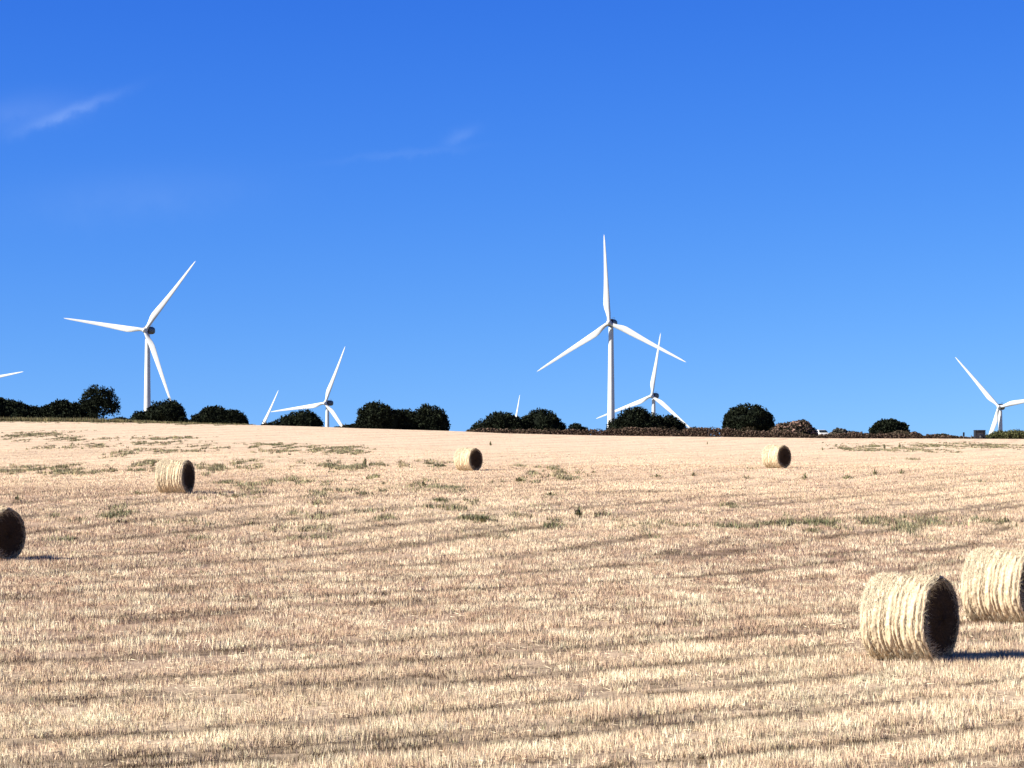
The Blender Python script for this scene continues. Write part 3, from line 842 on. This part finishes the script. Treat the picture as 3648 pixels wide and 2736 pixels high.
mound([(3245, 1558, 44, 16), (3210, 1556, 40, 20)], 'small brown mound at the right foot of the ragged bush', 436, 80, (0.09, 0.065, 0.05), (0.22, 0.17, 0.12),
      dark=(0.03, 0.024, 0.016), light=(0.11, 0.085, 0.055), lump=.28, leaf=.11, core=.9)
mound([(3352, 1560, 38, 13), (3320, 1562, 28, 10), (3395, 1563, 30, 8), (3425, 1564, 22, 6)], 'lowest flat dark mound ending at the small dark sign', 437, 60, (0.06, 0.055, 0.04), (0.16, 0.14, 0.10),
      dark=(0.022, 0.024, 0.015), light=(0.07, 0.07, 0.04), lump=.24, leaf=.10, core=.9)

# ---------------------------------------------------------------- things on the far edge
import bmesh
def box_mesh(name, boxes, bev=0.0):
    bm = bmesh.new()
    for (x0, x1, y0, y1, z0, z1) in boxes:
        r = bmesh.ops.create_cube(bm, size=1.0)
        for v in r['verts']:
            v.co = Vector((x0 + (v.co.x + .5) * (x1 - x0), y0 + (v.co.y + .5) * (y1 - y0), z0 + (v.co.z + .5) * (z1 - z0)))
    if bev: bmesh.ops.bevel(bm, geom=bm.edges[:], offset=bev, segments=2, affect='EDGES')
    me = bpy.data.meshes.new(name); bm.to_mesh(me); bm.free(); return me
BD = 431.5
bx = (3493 - 1824) / FPX * BD
cab = empty('equipment_box', (bx, BD, terr(bx, BD) - 0.02), math.radians(6))
link('roof', box_mesh('roof', [(-.80, .80, -.05, 1.15, 1.18, 1.36)], .05), M_DARK, cab)
link('side_panel', box_mesh('side_panel', [(-.77, -.60, 0, 1.1, 0.0, 1.178)], .02), M_DARK, cab)
link('side_panel', box_mesh('side_panel', [(.52, .77, 0, 1.1, 0.0, 1.178)], .02), M_DARK, cab)
link('back_panel', box_mesh('back_panel', [(-.598, .518, .25, .32, 0.02, 1.176)]), M_GREY, cab)
link('header', box_mesh('header', [(-.598, .518, 0.02, .22, 0.92, 1.17)], .02), M_DARK, cab)
V, F = lathe([(0, 0), (.27, 0), (.30, .03), (.30, .46), (.27, .5), (0, .5)], 20)
dr = link('drum', np_mesh('drum', V, F, 4, None, False), M_DARK, cab); dr.location = (.08, -.08, .02)
bl_ = link('bright_hole_plate', box_mesh('bright_hole_plate', [(-.52, -.40, -.065, -.052, 1.22, 1.29)]), M_GREY, cab)  # grey plate standing in for a small bright hole
tag(cab, 'dark open-fronted box with grey inside on the field edge left of the green bush', 'box')
sx = (3433 - 1824) / FPX * BD
sg = empty('small_sign', (sx, BD, terr(sx, BD)), math.radians(20))
link('post', box_mesh('post', [(-.025, .025, 0, .05, -.1, 1.0)]), M_GREY, sg)
link('plate', box_mesh('plate', [(-.15, .15, -.03, -.003, .42, .98)], .008), M_DARK, sg)
tag(sg, 'small dark plate on a post at the end of the low mound', 'sign')
sx = (3460 - 1824) / FPX * BD
po = empty('marker_post', (sx, BD, terr(sx, BD)))
link('stake', box_mesh('stake', [(-.045, .045, -.045, .045, -.1, .52)], .01), M_GREY, po)
link('cap', box_mesh('cap', [(-.06, .06, -.06, .06, .522, .57)], .01), M_DARK, po)
tag(po, 'short grey stake between the small sign and the dark box', 'post')
# white vehicle parked beyond the wall, only its roof in view
vx = (2926 - 1824) / FPX * 452
roofz = ray(2926, 1531, 452).z
vg = terr(vx, 452)
veh = empty('parked_car', (vx, 452, roofz - 1.50), math.radians(12))
def car_body():
    # cross-section through the length, extruded across the width with tumblehome
    prof = [(-2.0, .35), (-2.05, .75), (-1.95, .95), (-1.1, 1.02), (-.45, 1.44), (.2, 1.5), (1.1, 1.46), (1.75, 1.05), (1.98, .98), (2.03, .6), (1.98, .35)]
    ws = [.80, .84, .82, .80, .62, .60, .60, .74, .78, .82, .80]
    Vs = [(-w, x, z) for (x, z), w in zip(prof, ws)] + [(w, x, z) for (x, z), w in zip(prof, ws)]
    n = len(prof); Fs = [(i, i + 1, n + i + 1, n + i) for i in range(n - 1)] + [(n - 1, 0, n, 2 * n - 1)]
    Fs += [tuple(range(n))[::-1], tuple(range(n, 2 * n))]
    me = bpy.data.meshes.new('body'); me.from_pydata(Vs, [], Fs); me.update()
    bm = bmesh.new(); bm.from_mesh(me); bmesh.ops.recalc_face_normals(bm, faces=bm.faces)
    bmesh.ops.bevel(bm, geom=bm.edges[:], offset=.04, segments=2, affect='EDGES'); bm.to_mesh(me); bm.free()
    return me
link('body', car_body(), M_VANW, veh)
for nm, pts4 in (('windscreen', [(-.70, -1.06, 1.06), (.70, -1.06, 1.06), (.56, -.52, 1.42), (-.56, -.52, 1.42)]), ('rear_window', [(.66, 1.68, 1.13), (-.66, 1.68, 1.13), (-.54, 1.22, 1.41), (.54, 1.22, 1.41)]),
                 ('side_window', [(.79, -.85, 1.08), (.77, 1.4, 1.08), (.66, 1.0, 1.38), (.66, -.4, 1.38)]), ('side_window', [(-.79, 1.4, 1.08), (-.79, -.85, 1.08), (-.66, -.4, 1.38), (-.66, 1.0, 1.38)])):
    c = sum((Vector(p) for p in pts4), Vector()) / 4
    n_ = (Vector(pts4[1]) - Vector(pts4[0])).cross(Vector(pts4[2]) - Vector(pts4[0])).normalized()
    if n_.dot(c - Vector((0, .2, .9))) < 0: n_ = -n_
    vs2 = [Vector(p) + n_ * .03 for p in pts4] + [Vector(p) - n_ * .02 for p in pts4]
    me = bpy.data.meshes.new(nm); me.from_pydata([tuple(v) for v in vs2], [], [(0, 1, 2, 3), (7, 6, 5, 4), (0, 4, 5, 1), (1, 5, 6, 2), (2, 6, 7, 3), (3, 7, 4, 0)]); me.update()
    link(nm, me, M_GLASS, veh)
V, F = lathe([(0, 0), (.2, 0), (.31, .02), (.32, .1), (.31, .2), (.2, .22), (0, .22)], 24)
V = V[:, [2, 0, 1]]
mw = np_mesh('wheel', V, F, 4, None, True)
for x, y in ((-.86, -1.25), (.64, -1.25), (-.86, 1.25), (.64, 1.25)):
    w_ = link('wheel', mw, M_TYRE, veh); w_.location = (x, y, .32)
tag(veh, 'white car hidden up to its roof behind the wall between two stony mounds', 'car')

# ---------------------------------------------------------------- single weeds that stand out
def weed_mesh(seed, n, h, spread):
    r_ = np.random.default_rng(seed)
    Vs, Cs = [], []
    for i in range(n):
        a = r_.uniform(0, 2 * PI); q = abs(r_.normal(0, .5)); out = spread * min(q, 1.5); ln = h * (1.05 - .6 * min(q, 1.2)) * r_.uniform(.45, 1.15)
        w = r_.uniform(.007, .020)
        dx, dy = math.cos(a), math.sin(a)
        bo = out * .45; b0 = np.array([dx * bo, dy * bo, -.02]); m_ = np.array([dx * out * .65, dy * out * .65, ln * .6]); t_ = np.array([dx * out, dy * out, ln * r_.uniform(.75, 1.0)])
        s = np.array([-dy, dx, 0]) * w
        c = np.array([0.10, 0.105, 0.055]) + r_.random() * np.array([0.20, 0.18, 0.11])
        Vs += [b0 - s, b0 + s, m_ + s * 1.6, m_ - s * 1.6, t_]; Cs += [c] * 5
    F = []
    for i in range(n):
        o = i * 5; F += [o, o + 1, o + 2, o, o + 2, o + 3, o + 3, o + 2, o + 4]
    return np_mesh('weed_tuft', np.array(Vs), np.array(F), 3, np.array(Cs))
WM = [weed_mesh(1, 46, .40, .5), weed_mesh(2, 26, .50, .26), weed_mesh(3, 50, .24, .8)]
WT = [(2062, 1842, 0, 1.15, 'darkest weed tuft alone in the middle of the pale stubble'), (1747, 1587, 1, 1.25, 'forked green weed standing above and right of the small central bale'),
      (1720, 1862, 2, 1.3, 'wide grey-green weed left of the darkest tuft'), (1300, 1662, 1, 1.6, 'tall dark weed ending the weedy strip left of the small central bale'),
      (545, 1662, 1, 1.35, 'tall green weed touching the left side of the bale below the left turbine'), (2870, 1708, 0, 1.1, 'weed tuft below the distant bale on the right'),
      (3116, 1690, 0, .95, 'left one of two weed tufts side by side right of the distant right bale'), (3212, 1688, 0, .95, 'right one of two weed tufts side by side right of the distant right bale'),
      (2340, 1700, 2, 1.1, 'flat weed between the two small distant bales'), (2470, 1696, 0, .8, 'faint weed left of the distant right bale'),
      (1960, 1766, 2, .95, 'low weed above the darkest tuft'), (62, 1786, 0, .8, 'small weed above the bale at the left frame edge'),
      (485, 1763, 2, .9, 'low weed at the lower left of the bale below the left turbine'), (835, 1775, 2, 1.0, 'low weed at the end of the shadow of the bale below the left turbine'),
      (2520, 1583, 1, .8, 'thin upright weed near the wall left of the distant right bale'), (2930, 1605, 1, .8, 'single upright weed right of the distant right bale'),
      (1510, 1735, 0, 1.1, 'bushy weed below and left of the small central bale'), (1850, 1716, 2, 1.4, 'spreading weed below and right of the small central bale'),
      (3150, 1598, 1, 1.3, 'upright dark weed in the weedy strip below the ragged bush'), (3205, 1596, 1, 1.4, 'tallest weed in the weedy strip on the right')]
for px, py, k, s, lab in WT:
    gx, gy, gz = ground_at(px, py)
    o = link('weed_tuft', WM[k], M_WEED)
    o.location = (gx, gy, gz); o.scale = (s, s, s * rng.uniform(.9, 1.1)); o.rotation_euler = (0, 0, rng.uniform(0, 6))
    tag(o, lab, 'weed', 'single weeds standing out in the stubble')
